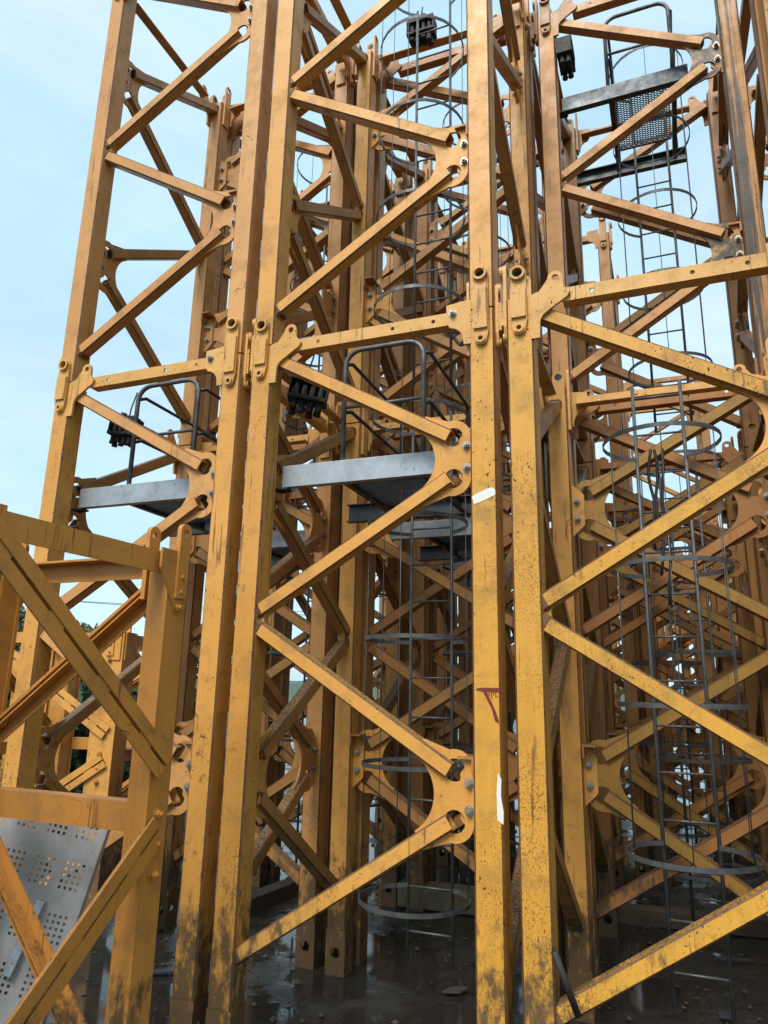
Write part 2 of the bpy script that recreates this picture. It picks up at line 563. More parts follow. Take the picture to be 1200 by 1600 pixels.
def bolt_mesh():
    bm = bmesh.new()
    for r, y0, y1, s in ((0.026, 0.0, 0.005, 16), (0.019, 0.005, 0.024, 6), (0.010, 0.024, 0.036, 10)):
        a = [bm.verts.new((r * cos(2 * pi * k / s), -y0, r * sin(2 * pi * k / s))) for k in range(s)]
        b = [bm.verts.new((r * cos(2 * pi * k / s), -y1, r * sin(2 * pi * k / s))) for k in range(s)]
        for k in range(s):
            bm.faces.new((a[k], a[(k + 1) % s], b[(k + 1) % s], b[k]))
        bm.faces.new(b)
    return finish(bm, 'bolt')

def tab_mesh(zc):
    """bolting tab welded to the leg behind a gusset"""
    bm = bmesh.new()
    ex = W - LEG / 2
    pts = [(ex + 0.004, -0.2), (ex + 0.004, 0.2), (ex - 0.075, 0.125), (ex - 0.085, 0.11), (ex - 0.085, -0.11), (ex - 0.075, -0.125)]
    bm_plate(bm, [(U(x), z + zc) for x, z in pts], [], 0.02, y0=YD + 0.0185)
    return finish(bm, 'bolt_tab')

def node_mesh():
    bm = bmesh.new()
    x0 = LEG / 2 - 0.004
    pts = [(x0, DM + 0.10), (x0 + 0.115, DM + 0.135), (x0 + 0.135, DM + 0.11)]
    pts += arc(x0 + 0.135, DM, 0.095, 100, 260, 12)
    pts += [(x0 + 0.135, DM - 0.11), (x0 + 0.115, DM - 0.135), (x0, DM - 0.10)]
    bm_plate(bm, [(U(x), z) for x, z in pts], [], 0.05, y0=YD)
    return finish(bm, 'node_plate')

BAR_Z = 3.85
def bar_mesh():
    bm = bmesh.new()
    x0, x1 = 0.24, W - LEG / 2 - 0.055
    hgt = 0.082
    hs = [(U(x0 + 0.16), BAR_Z, 0.013), (U((x0 + x1) / 2 + .12), BAR_Z, 0.013), (U(x1 - 0.17), BAR_Z, .013)]
    bm_plate(bm, [(U(x0), BAR_Z - hgt / 2), (U(x1), BAR_Z - hgt / 2), (U(x1), BAR_Z + hgt / 2), (U(x0), BAR_Z + hgt / 2)], hs, 0.011, y0=YF + 0.02)
    bm_box(bm, (U((x0 + x1) / 2), YF + 0.02 + 0.0055 + 0.036, BAR_Z - hgt / 2 + 0.006), (x1 - x0 - 0.002, 0.072, 0.011))
    return finish(bm, 'tie_bar')

def brkt_left_mesh():
    bm = bmesh.new()
    pts = [(0.062, 3.60), (0.062, 3.87), (0.115, 3.885), (0.165, 3.955)] + arc(0.205, 3.955, 0.042, 170, -5, 10) + [(0.25, 3.90), (0.285, 3.86), (0.27, 3.83), (0.155, 3.755)] + arc(0.185, 3.69, 0.07, 120, 185, 6) + [(0.112, 3.60)]
    bm_plate(bm, [(U(x), z) for x, z in pts], [(U(0.207), 3.957, 0.019)], 0.018, y0=YF + 0.004)
    return finish(bm, 'bar_bracket')

def brkt_right_mesh():
    bm = bmesh.new()
    e = W - 0.062
    pts = [(e, 3.66), (e, 3.945), (e - 0.15, 3.93), (e - 0.15, 3.815)] + arc(e - 0.135, 3.69, 0.088, 85, 5, 8) + [(e - 0.045, 3.66)]
    bm_plate(bm, [(U(x), z) for x, z in pts], [], 0.016, y0=YF + 0.005)
    return finish(bm, 'bar_bracket')

def splice_mesh(side, hz):
    """forged connection plate on the outer face of a leg head"""
    bm = bmesh.new()
    xc = U(0) if side == 0 else U(W)
    rz_ = 3.67
    t = 0.02
    pts = arc(0, hz, 0.047, 0, 180, 12) + [(-0.047, rz_ + 0.05)] + arc(0, rz_, 0.036, 180, 360, 10) + [(0.047, rz_ + 0.05)]
    bm_plate(bm, [(xc + x, z) for x, z in pts], [(xc, hz, 0.029), (xc, rz_, 0.014)], t, y0=YF - t / 2 - 0.001)
    p2 = [(-0.041, rz_ + 0.062), (0.041, rz_ + 0.062), (0.043, hz - 0.10), (-0.043, hz - 0.10)]
    bm_plate(bm, [(xc + x, z) for x, z in p2], [], 0.016, y0=YF - t - 0.0092)
    rgo = arc(0, hz, 0.044, 0, 360, 16)[:-1]
    bm_plate(bm, [(xc + x, z) for x, z in rgo], [(xc, hz, 0.0295)], 0.022, y0=YF - t - 0.0118)
    rgo = arc(0, rz_, 0.028, 0, 360, 14)[:-1]
    bm_plate(bm, [(xc + x, z) for x, z in rgo], [(xc, rz_, 0.0145)], 0.010, y0=YF - t - 0.0058)
    return finish(bm, 'splice_plate')

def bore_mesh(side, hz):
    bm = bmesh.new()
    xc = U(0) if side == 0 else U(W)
    bm_plate(bm, [(xc + x, z) for x, z in arc(0, hz, 0.0285, 0, 360, 14)[:-1]], [], 0.004, y0=YF - 0.0035)  # black disc painted in as the darkness inside the empty pin hole
    return finish(bm, 'bore_shade_disc')

def lug_mesh():
    """inner ear of the forked leg head, free above the leg"""
    bm = bmesh.new()
    hz = 4.06
    pts = arc(0, hz, 0.046, 0, 180, 12) + [(-0.046, 3.60), (0.046, 3.60)]
    bm_plate(bm, [(-HW + x, z) for x, z in pts], [(-HW, hz, 0.029)], 0.018, y0=-HW + LEG / 2 + 0.011)
    return finish(bm, 'fork_lug')

def stub_mesh():
    bm = bmesh.new()
    bm_box(bm, (U(0.0) + 0.03, -HW + LEG / 2 + 0.045, 1.35), (0.16, 0.09, 0.014))
    bm_box(bm, (U(0.0) + 0.03, -HW + LEG / 2 + 0.0085, 1.309), (0.16, 0.014, 0.068))
    return finish(bm, 'step_bracket')

def section(mtx, label, mat, level, detail=2, over=None, foot=None):
    root = empty('mast_section', mtx, label, 'mast section', 'stacked crane mast sections')
    over = over or {}
    foot = (level == 0) if foot is None else foot
    def mm(k, part):
        return M[over.get((k, part), over.get(part, mat))]
    for k in range(4):
        R = rz(90 * k)
        add('leg', get(('leg', foot), lambda: leg_mesh(foot)), mm(k, 'leg'), root, R)
        for i in range(4):
            add('diagonal', get(('diag', i), lambda: diag_mesh(i)), mm(k, 'diagonal'), root, R)
        for j, zc in enumerate((DG1, DG2)):
            gp = add('gusset_plate', get(('gus', j), lambda: gusset_mesh(zc)), mm(k, 'gusset'), root, R)
            if detail >= 1:
                add('bolt_tab', get(('tab', j), lambda: tab_mesh(zc)), mm(k, 'leg'), root, R)
            if detail >= 2:
                for s in (-1, 1):
                    add('bolt', get('bolt', bolt_mesh), M['bolt'], gp, Matrix.Translation((U(W - LEG / 2 - 0.034), YD - 0.008, zc + s * 0.066)))
                    ob = add('bolt', get('bolt', bolt_mesh), M['bolt'], gp, Matrix.Translation((U(W - LEG / 2 - 0.034), YD + 0.029, zc + s * 0.066)) @ rz(180))
        add('node_plate', get('node', node_mesh), mm(k, 'diagonal'), root, R)
        add('tie_bar', get('bar', bar_mesh), mm(k, 'bar'), root, R)
        add('bar_bracket', get('bl', brkt_left_mesh), mm(k, 'bar'), root, R)
        br = add('bar_bracket', get('br', brkt_right_mesh), mm(k, 'bar'), root, R)
        if detail >= 2:
            add('bolt', get('bolt', bolt_mesh), M['bolt'], br, Matrix.Translation((U(W - 0.062 - 0.11), YF - 0.003, 3.87)))
        for sd, hz in ((0, 4.01), (1, 4.09)):
            sp = add('splice_plate', get(('sp', sd), lambda: splice_mesh(sd, hz)), mm(k, 'splice'), root, R)
            if detail >= 1:
                add('bore_shade_disc', get(('bore', sd), lambda: bore_mesh(sd, hz)), M['black'], sp)
        if detail >= 1:
            add('fork_lug', get('lug', lug_mesh), mm(k, 'splice'), root, R)
            if k in (1, 3):
                add('step_bracket', get('stub', stub_mesh), M['brown'], root, R)
    return root

# ---- ladders with safety cages
def ladder(mtx, label, z0, z1, lw=0.30, hoops=True, hz0=0.45):
    root = empty('caged_ladder', mtx, label, 'ladder', 'caged ladders inside the masts')
    def rail(s):
        bm = bmesh.new()
        bm_tube(bm, [(s * lw / 2, 0, z0), (s * lw / 2, 0, z1)], 0.0115, 8)
        return finish(bm, 'rail', True)
    for s in (-1, 1):
        add('rail', get(('rail', s, z0, z1), lambda: rail(s)), M['ladder'], root)
    def rung():
        bm = bmesh.new()
        bm_tube(bm, [(-lw / 2, 0, 0), (lw / 2, 0, 0)], 0.0075, 6)
        return finish(bm, 'rung', True)
    z = z0 + 0.18
    while z < z1 - 0.05:
        add('rung', get('rung', rung), M['ladder'], root, Matrix.Translation((0, 0, z)))
        z += 0.265
    if hoops:
        RH = 0.34
        def hoop():
            bm = bmesh.new()
            n = 26
            rings = []
            for i in range(n + 1):
                a = radians(90 + 25 + (360 - 50) * i / n)
                c = Vector((RH * cos(a), -RH * 0.92 + RH * sin(a), 0))
                d = Vector((cos(a), sin(a), 0))
                rings.append([bm.verts.new(c + d * x + Vector((0, 0, y))) for x, y in ((-.003, -.013), (.003, -.013), (.003, .013), (-.003, .013))])
            for a, b in zip(rings, rings[1:]):
                for k in range(4):
                    bm.faces.new((a[k], a[(k + 1) % 4], b[(k + 1) % 4], b[k]))
            bm.faces.new(rings[0]); bm.faces.new(rings[-1])
            return finish(bm, 'hoop', False)
        zs = [z0 + hz0 + i * 0.78 for i in range(int((z1 - z0 - hz0) / 0.78) + 1)]
        for z in zs:
            add('hoop', get('hoop', hoop), M['ladder'], root, Matrix.Translation((0, 0, z)))
        def strap(k, a0, b0):
            bm = bmesh.new()
            a = radians(90 + (65, 120, 180, 240, 295)[k])
            x, y = (RH - 0.009) * cos(a), -RH * 0.92 + (RH - 0.009) * sin(a)
            bm_tube(bm, [(x, y, a0), (x, y, b0)], 0.0032, 5)
            return finish(bm, 'cage_strap', True)
        for k in range(5):
            add('cage_strap', get(('strap', k, zs[0], zs[-1]), lambda: strap(k, zs[0], zs[-1])), M['ladder'], root)
    return root

# ---- access platforms
def mesh_panel(w, d, step=0.048, t=0.0026, hgt=0.006):
    """expanded-metal mesh: crossed slanting strands, clipped to the frame"""
    bm = bmesh.new()
    k = 0.55
    n = int((w + d / k) / step)
    for s in (1, -1):
        for i in range(n + 1):
            # line x = x0 + s*y/k... clip to 0..w
            x0 = -d / k + i * step if s == 1 else i * step
            p, q = (x0, 0.0), (x0 + s * d / k, d)
            t0, t1 = 0.0, 1.0
            dx = q[0] - p[0]
            for lo, hi in ((0.0, w),):
                ta, tb = (lo - p[0]) / dx, (hi - p[0]) / dx
                if ta > tb: ta, tb = tb, ta
                t0, t1 = max(t0, ta), min(t1, tb)
            if t1 - t0 < 0.01: continue
            a = Vector((p[0] + dx * t0, d * t0, 0)); b = Vector((p[0] + dx * t1, d * t1, 0))
            dr = (b - a).normalized(); nn = Vector((-dr.y, dr.x, 0)) * t
            vs = [bm.verts.new(v + Vector((0, 0, z))) for z in (-hgt / 2 + s * .001, hgt / 2 + s * .001) for v in (a + nn, a - nn, b - nn, b + nn)]
            for f in ((0, 1, 2, 3), (7, 6, 5, 4), (0, 1, 5, 4), (2, 3, 7, 6), (1, 2, 6, 5), (3, 0, 4, 7)):
                bm.faces.new([vs[x] for x in f])
    return finish(bm, 'mesh_deck')

def platform(mtx, label, rail=True, front='galv'):
    root = empty('access_platform', mtx, label, 'platform', 'access platforms inside the masts')
    w, d, hb = 1.06, 1.07, 0.145
    def chan(length, axis):
        bm = bmesh.new()
        if axis == 'x':
            bm_box(bm, (0, 0, 0), (length, 0.008, hb), 0.002)
            for z in (-1, 1):
                bm_box(bm, (0, 0.0295, z * (hb / 2 - 0.006)), (length - 0.004, 0.05, 0.008))
        else:
            bm_box(bm, (0, 0, 0), (0.008, length, hb * 0.6))
            for z in (-1, 1):
                bm_box(bm, (0.0205, 0, z * (hb * .3 - .004)), (0.032, length, 0.0079))
        return finish(bm, 'beam')
    add('front_beam', get('pf', lambda: chan(w, 'x')), M[front], root, Matrix.Translation((0, 0, 0)))
    add('rear_beam', get('pf', lambda: chan(w, 'x')), M['dark_steel'], root, Matrix.Translation((0, d, 0)) @ rz(180))
    for x in (-0.125, 0.40):
        add('cross_beam', get('ps', lambda: chan(d - 0.13, 'y')), M['dark_steel'], root, Matrix.Translation((x, d / 2, -0.02)))
    add('mesh_deck', get('pm', lambda: mesh_panel(0.50, 0.64)), M['dark_steel'], root, Matrix.Translation((-0.115, 0.06, -0.035)))
    def edge():
        bm = bmesh.new()
        bm_box(bm, (0.13, 0.71, -0.03), (0.51, 0.02, 0.05))
        return finish(bm, 'deck_edge')
    add('deck_edge', get('pe', edge), M['dark_steel'], root)
    for x in (-w / 2 - 0.005, w / 2 + 0.005):
        def clip():
            bm = bmesh.new()
            bm_box(bm, (0, 0.02, -hb / 2 - 0.012), (0.10, 0.08, 0.014), 0.003)
            bm_tube(bm, [(0, 0.03, -hb / 2 - 0.03), (0, 0.03, -hb / 2 + 0.05)], 0.014, 8)
            return finish(bm, 'clip')
        add('support_clip', get('pc', clip), M['black'], root, Matrix.Translation((x, 0, 0)))
    if rail:
        def hoop_rail():
            bm = bmesh.new()
            x0, x1, hgt, r = -0.125, 0.42, 0.83, 0.11
            p = [(x0, 0, 0)]
            p += [(x0 + r - r * cos(radians(a)), 0, hgt - r + r * sin(radians(a))) for a in range(0, 91, 15)]
            p += [(x1 - r + r * sin(radians(a)), 0, hgt - r + r * cos(radians(a))) for a in range(0, 91, 15)]
            p += [(x1, 0, 0)]
            bm_tube(bm, p, 0.017, 8)
            return finish(bm, 'guard_rail', True)
        add('guard_rail', get('hr', hoop_rail), M['ladder'], root, Matrix.Translation((0, 0.045, 0.02)))
        def mid():
            bm = bmesh.new()
            bm_tube(bm, [(-0.125, 0, 0.43), (0.42, 0, 0.43)], 0.012, 7)
            return finish(bm, 'mid_rail', True)
        add('mid_rail', get('mr', mid), M['ladder'], root, Matrix.Translation((0, 0.045, 0.02)))
        def hand(z0):
            bm = bmesh.new()
            p = [(-0.18, 0.06, z0)] + [(-0.16, 0.1 + .02 * i, z0 + .02) for i in range(3)] + [(-0.16, d - 0.05, z0 + 0.02), (-0.16, d, z0 - 0.05), (-0.16, d, 0.0)]
            bm_tube(bm, p, 0.013, 7)
            return finish(bm, 'handrail', True)
        for x in (0.0, 0.545):
            for z0 in (0.74, 0.4):
                add('handrail', get(('hd', z0), lambda: hand(z0)), M['dark_steel'], root, Matrix.Translation((x + 0.06, 0.0, 0.02)))
    return root

# ---- bundles of black greased pins hanging inside the masts
def pin_bundle(mtx, label, sc=0.8):
    mtx = mtx @ Matrix.Scale(sc, 4)
    root = empty('pin_bundle', mtx, label, 'pin bundle', 'bundles of greased connecting pins')
    def holder():
        bm = bmesh.new()
        bm_box(bm, (0, 0.005, 0.03), (0.33, 0.17, 0.045), 0.006)
        bm_box(bm, (0, 0.005, -0.14), (0.33, 0.17, 0.035), 0.006)
        for x in (-0.158, 0.158):
            bm_box(bm, (x, 0.005, -0.055), (0.012, 0.15, 0.15))
        bm_box(bm, (0, 0.084, -0.055), (0.30, 0.012, 0.15))
        return finish(bm, 'holder')
    add('holder', get('pbh', holder), M['black'], root)
    def pin():
        bm = bmesh.new()
        bm_tube(bm, [(0, 0, 0.0), (0, 0, -0.22), (0, 0, -0.222), (0, 0, -0.25), (0, 0, -0.252)], [0.026, 0.026, 0.032, 0.032, 0.024], 10)
        bm_tube(bm, [(0, 0, 0.05), (0, 0, 0.085)], 0.036, 10)
        return finish(bm, 'pin', True)
    for r in (0, 1):
        for i in range(4):
            add('pin', get('pin', pin), M['black'], root, Matrix.Translation((-0.105 + 0.07 * i, -0.03 + r * 0.065, random.uniform(-.03, .03))) @ Matrix.Rotation(random.uniform(-.02, .02), 4, 'Y'))
    def strap_():
        bm = bmesh.new()
        bm_tube(bm, [(-.02, .07, .03), (-.05, .1, .2), (-.03, .12, .42)], 0.008, 6)
        bm_tube(bm, [(-.16, -.07, -.12), (0, -.085, -.16), (.16, -.07, -.13)], 0.007, 6)
        return finish(bm, 'hanger', True)
    add('hanger', get('pbs', strap_), M['black'], root)
    return root

# ------------------------------------------------------------------ the yard: rows of mast towers
EV = Vector((cos(radians(TH)), sin(radians(TH)), 0))
NV = Vector((-sin(radians(TH)), cos(radians(TH)), 0))
def tower_origin(fl):
    """fl: centre of the front face of the front left leg"""
    return Vector((fl[0], fl[1], 0)) + NV * (LEG / 2 + HW) + EV * HW
ROWP = 1.72
Z0, Z1 = FOOT, FOOT + L
base = {'left': Vector((-2.425, 5.012, 0)), 'middle': Vector((-0.825, 4.345, 0)), 'right': Vector((0.745, 3.672, 0)), 'far right': Vector((0.745, 3.672, 0)) + EV * 1.76}
base['unseen outer right'] = base['right'] + EV * 3.50
ROWN = ['front row', 'second row', 'third row', 'fourth row', 'fifth row', 'sixth row', 'seventh row', 'eighth row', 'rear row']
layout = []
for r in range(9):
    for c in ('left', 'middle', 'right', 'far right', 'unseen outer right'):  # outermost column and far right front tower: unseen, added to shade the interior
        if c == 'unseen outer right' and r == 0:
            continue
        levels = 2
        if (c, r) == ('right', 0): levels = 1
        if c in ('right', 'far right', 'unseen outer right') and r >= 2: levels = 1
        if r >= 4: levels = 1
        if (c, r) in (('right', 6), ('middle', 4)): levels = 2
        if c == 'left' and r >= 5 or c == 'middle' and r >= 6: continue
        layout.append((c, r, levels))
TOW = {}
for c, r, levels in layout:
    j = 0 if r == 0 else 1
    fl = base[c] + NV * (ROWP * r) + EV * (random.uniform(-.03, .03) * j) + NV * (random.uniform(-.02, .04) * j)
    fl = fl + EV * (0, 0, 0, 0.45, -0.35, 0.55, 0.1, -0.5, 0.3)[r] * (1 if c != 'left' else 0)
    turn = TH + random.uniform(-1.0, 1.0) * j
    TOW[c, r] = Matrix.Translation(tower_origin(fl)) @ rz(turn)
    for lv in range(levels):
        mat = random.choice(['tan', 'tan', 'brown', 'umber']) if r else {'left': 'ochre', 'middle': 'amber', 'right': 'amber', 'far right': 'amber'}[c]  # rows behind the front: darker paints, interior shade put into the colour
        over = {'bar': 'cream', 'splice': 'cream'}
        if r == 0:
            if c == 'middle' and lv == 0: over.update({(1, 'leg'): 'yellow', (0, 'splice'): 'cream'})
            if c == 'right': over.update({(0, 'leg'): 'yellow', (0, 'diagonal'): 'yellow', (2, 'diagonal'): 'mossy', (2, 'gusset'): 'mossy'})
            if lv == 1: over.update({'bar': 'ochre', 'splice': 'ochre'})
            if lv == 0: over.setdefault((0, 'leg'), 'worn'); over.setdefault((1, 'leg'), 'worn')
            over.update({(2, 'diagonal'): 'tan' if c != 'right' else 'mossy', (3, 'diagonal'): 'tan', (1, 'diagonal'): 'brown'})  # side diagonals in darker paint, their shading put into the colour
        else:
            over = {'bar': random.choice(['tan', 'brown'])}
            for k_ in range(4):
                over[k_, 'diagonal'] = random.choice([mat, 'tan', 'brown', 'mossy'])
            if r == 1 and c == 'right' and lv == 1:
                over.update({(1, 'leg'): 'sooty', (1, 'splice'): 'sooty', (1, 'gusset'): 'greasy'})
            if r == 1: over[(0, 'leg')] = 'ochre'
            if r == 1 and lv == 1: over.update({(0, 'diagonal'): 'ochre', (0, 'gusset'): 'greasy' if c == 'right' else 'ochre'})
        pos = 'only' if levels == 1 else ('lower', 'upper')[lv]
        word = {'amber': 'amber', 'ochre': 'ochre', 'brown': 'brownish orange', 'tan': 'shade-darkened tan', 'umber': 'shade-darkened umber'}[mat]
        label = f"{word} crane mast section, {pos} one of the {c} tower, {ROWN[r]}"
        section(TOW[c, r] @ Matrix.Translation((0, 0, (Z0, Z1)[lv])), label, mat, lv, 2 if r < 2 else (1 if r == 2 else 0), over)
        if r <= 2 and (c, r) != ('left', 0):
            zoff = (Z0, Z1)[lv]
            ladder(TOW[c, r] @ Matrix.Translation((U(0.70 if (c, r) == ('right', 0) else 0.82 - 0.16 * (r == 2)), -HW - LEG / 2 + 1.12, zoff)),
                   f"grey caged ladder inside the {pos} mast section of the {c} tower, {ROWN[r]}", 0.0 if lv == 0 else 0.1, 3.72, hz0=0.85 if (c, r) == ('right', 0) else 0.45)

PL_Z = 3.02
def plat(c, r, lv, label, **kw):
    platform(TOW[c, r] @ Matrix.Translation((U(0.62), -HW + 0.125, (Z0, Z1)[lv] + PL_Z)), label, **kw)
plat('left', 0, 0, 'galvanised platform with looped guard rail at the left front tower, against the sky')
plat('middle', 0, 0, 'galvanised platform with looped guard rail behind the middle front tower bracing')
plat('right', 1, 1, 'dark platform with mesh panel and tall rail high up in the right rear tower', front='dark_steel')
plat('middle', 1, 0, 'grey platform beam deep inside the middle tower of the second row', rail=False)
plat('left', 1, 0, 'grey platform deep inside the left tower of the second row', rail=False)
plat('middle', 2, 0, 'grey platform inside the middle tower of the third row', rail=False)

def bundle(c, r, lv, u, y, z, label, turn=0, sc=0.8, tilt=0):
    pin_bundle(TOW[c, r] @ Matrix.Translation((U(u), -HW + y, (Z0, Z1)[lv] + z)) @ rz(turn) @ Matrix.Rotation(radians(tilt), 4, 'Y'), label, sc)
bundle('left', 0, 0, 0.36, 0.22, 3.62, 'black greasy pin bundle hanging above the platform of the left front tower', 10, 0.68, 7)
bundle('middle', 0, 0, 0.21, 0.22, 3.69, 'black greasy pin bundle hanging beside the left leg of the middle front tower', 25, 0.8, 9)
bundle('middle', 0, 1, 0.60, 1.36, 3.92, 'black greasy pin bundle hung on the top rear bar of the middle front tower')
bundle('right', 1, 1, 0.16, 0.03, 3.50, 'black greasy pin bundle high on the left leg behind the right tower', 90)

# ------------------------------------------------------------------ angle-iron sections (foreground left and far left)
def double_angle(bm, p0, p1, out, w=0.056, t=0.008, gap=0.016):
    """two angles back to back; out is the outward normal of the face"""
    p0, p1, out = Vector(p0), Vector(p1), Vector(out).normalized()
    d = (p1 - p0).normalized()
    s = d.cross(out).normalized()
    ln = (p1 - p0).length
    def bar(c, ax, ay, sx, sy, length=None, off=0.0):
        m = Matrix((( d.x, ax.x, ay.x, c.x), (d.y, ax.y, ay.y, c.y), (d.z, ax.z, ay.z, c.z), (0, 0, 0, 1)))
        bm_box(bm, (off, 0, 0), (length or ln, sx, sy), 0, m)
    c = (p0 + p1) / 2
    for g in (-1, 1):
        # flange lying in the face plane and web standing inwards
        bar(c + s * g * (gap / 2 + w / 2), s, out, w, t)
        bar(c + s * g * (gap / 2 + t / 2) - out * (w / 2 + t / 2 + 0.0005), s, out, t, w)
    n = max(3, int(ln / 0.32))
    for i in range(n):
        o = -ln / 2 + ln * (i + 0.5) / n
        bar(c - out * 0.012, s, out, gap - 0.001, 0.02, 0.09, o)

def angle_section(corner, dirA, dirB, w, H, label, mat='fresh', LW=0.13):
    """corner: the shared corner leg; dirA / dirB run along the two faces that meet there"""
    root = empty('angle_section', Matrix.Translation(corner), label, 'mast section', 'angle iron mast sections')
    A, B = Vector(dirA).normalized() * w, Vector(dirB).normalized() * w
    corners = [Vector((0, 0, 0)), A, A + B, B]
    def mk(name, fn, mat_=None, parent=root):
        bm = bmesh.new()
        fn(bm)
        return add(name, finish(bm, name), M[mat_ or mat], parent)
    for i, cc in enumerate(corners):
        a = (corners[(i + 1) % 4] - cc).normalized()
        b = (corners[(i - 1) % 4] - cc).normalized()
        def leg(bm):
            # heavy angle: two flanges along the two faces, and a cover strip down the back
            m = Matrix(((a.x, b.x, 0, cc.x), (a.y, b.y, 0, cc.y), (0, 0, 1, 0), (0, 0, 0, 1)))
            bm_box(bm, (LW / 2, 0.009, H / 2), (LW, 0.018, H), 0, m)
            bm_box(bm, (0.009, LW / 2 + 0.0185, H / 2), (0.018, LW, H), 0, m)
            bm_box(bm, (LW * 0.5, LW * 0.5, H / 2), (LW * 0.86, LW * 0.86, H - 0.02), 0.004, m)
        lg = mk('leg', leg)
        def lugs(bm):
            m = Matrix(((a.x, b.x, 0, cc.x), (a.y, b.y, 0, cc.y), (0, 0, 1, 0), (0, 0, 0, 1)))
            pts = [(-0.036, H - 0.22), (0.036, H - 0.22), (0.036, H + 0.10)] + arc(0, H + 0.10, 0.036, 0, 180, 10) + [(-0.036, H + 0.10)]
            for y in (-0.014, LW + 0.04):
                bm_plate(bm, pts, [(0, H + 0.09, 0.019)], 0.024, m @ Matrix.Translation((LW / 2, 0, 0)), y0=y)
        mk('fork_lug', lugs)
        for kk in range(3):
            m = Matrix(((a.x, b.x, 0, cc.x), (a.y, b.y, 0, cc.y), (0, 0, 1, 0), (0, 0, 0, 1)))
            for zz in ((H - 0.12), H * 0.56 - 0.12 * kk):
                add('bolt', get('bolt', bolt_mesh), M['fresh'], lg, m @ Matrix.Translation((LW * 0.5, -0.0005, zz - (0.07 * kk if zz > H * .6 else 0))))
    zlev = [H * q for q in (0.985, 0.575, 0.165)]
    for i in range(4):
        p, q = corners[i], corners[(i + 1) % 4]
        dr = (q - p).normalized()
        ctr = (corners[0] + corners[2]) / 2
        o = ((p + q) / 2 - ctr); o.normalize()
        def hz(z, hh, fl=-1):
            def f(bm):
                m = Matrix(((dr.x, o.x, 0, 0), (dr.y, o.y, 0, 0), (0, 0, 1, 0), (0, 0, 0, 1)))
                mid = (p + q) / 2
                mm_ = Matrix.Translation(mid) @ m
                ln = w - 2 * LW - 0.01
                bm_box(bm, (0, -0.03, z), (ln, 0.012, hh), 0, mm_)
                bm_box(bm, (0, -0.03 + fl * 0.0445, z + hh / 2 - 0.006), (ln, 0.076, 0.011), 0, mm_)
            return f
        mk('horizontal', hz(H - 0.06, 0.10))
        if i != 0:
            mk('horizontal', hz(H * 0.548, 0.125, 1))
        # gusset plates at the leg heads
        for (cc, sg) in ((p, 1), (q, -1)):
            def gp(bm):
                m = Matrix(((dr.x * sg, o.x, 0, cc.x), (dr.y * sg, o.y, 0, cc.y), (0, 0, 1, 0), (0, 0, 0, 1)))
                bm_plate(bm, [(0.02, H - 0.26), (0.02, H + 0.0), (0.20, H + 0.0), (0.20, H - 0.09), (0.09, H - 0.26)], [], 0.012, m, y0=0.0085)
            mk('gusset_plate', gp)
        e0, e1 = p + dr * 0.07, q - dr * 0.07
        for a_, b_, off in BR.get(i, ()):  # (z at p, z at q, offset)
            mk('brace', lambda bm: double_angle(bm, e0 + o * off + Vector((0, 0, a_ * H)), e1 + o * off + Vector((0, 0, b_ * H)), o))
    return root

BR = {0: ((0.635, 0.985, 0.024), (0.54, 0.17, 0.024), (0.06, 0.47, -0.13)),
      1: ((0.93, 0.6, -0.02),), 2: ((0.6, 0.95, -0.02), (0.10, 0.52, -0.02)), 3: ((0.66, 0.965, -0.02), (0.52, 0.10, -0.02))}
angle_section((-0.93, 3.40, 0.0), (cos(radians(244.5)), sin(radians(244.5)), 0), (cos(radians(157)), sin(radians(157)), 0), 1.2, 2.62,
              'smooth orange angle iron mast section standing in the left foreground')
angle_section((-2.42, 6.85, 0.0), (cos(radians(172)), sin(radians(172)), 0), (cos(radians(82)), sin(radians(82)), 0), 1.5, 2.5,
              'yellow angle iron mast section beyond the left tower, in front of the trees', mat='amber', LW=0.24)
angle_section((-6.2, 13.5, 0.0), (cos(radians(280)), sin(radians(280)), 0), (cos(radians(190)), sin(radians(190)), 0), 1.2, 2.3,
              'small distant yellow angle iron mast section at the far left', mat='yellow')

# ------------------------------------------------------------------ perforated grey plate leaning at the left
def perforated():
    bm = bmesh.new()
    w, hgt = 0.64, 1.38
    cell = 0.0142
    nx, nz_ = int(w / cell), int(hgt / cell)
    def hole(i, j):
        gi, gj = i % 11, j % 17
        return 2 <= gi <= 8 and gi % 2 == 0 and 3 <= gj <= 11 and gj % 2 == 1
    # merge solid runs of cells along each row to keep it light
    solid = [[not hole(i, j) for j in range(nz_)] for i in range(nx)]
    vmap = {}
    def V(i, j):
        if (i, j) not in vmap:
            vmap[i, j] = bm.verts.new((i * cell - w / 2, 0, j * cell))
        return vmap[i, j]
    for j in range(nz_):
        for i in range(nx):
            if solid[i][j]:
                bm.faces.new((V(i, j), V(i + 1, j), V(i + 1, j + 1), V(i, j + 1)))
    ret = bmesh.ops.extrude_face_region(bm, geom=bm.faces[:])
    bmesh.ops.translate(bm, verts=[v for v in ret['geom'] if isinstance(v, bmesh.types.BMVert)], vec=(0, 0.006, 0))
    # folded edges
    bm_box(bm, (w / 2 + 0.001, 0.045, hgt / 2), (0.008, 0.09, hgt))
    bm_box(bm, (-w / 2 - 0.004, 0.045, hgt / 2), (0.008, 0.09, hgt))
    return finish(bm, 'panel')
pm = Matrix.Translation((-2.00, 3.85, 0.05)) @ rz(8) @ Matrix.Rotation(radians(-10), 4, 'X') @ Matrix.Rotation(radians(12), 4, 'Y')
root = empty('perforated_panel', pm, 'grey perforated steel panel leaning behind the orange foreground section', 'steel panel')
add('panel', perforated(), M['grey_plate'], root)
bm = bmesh.new()
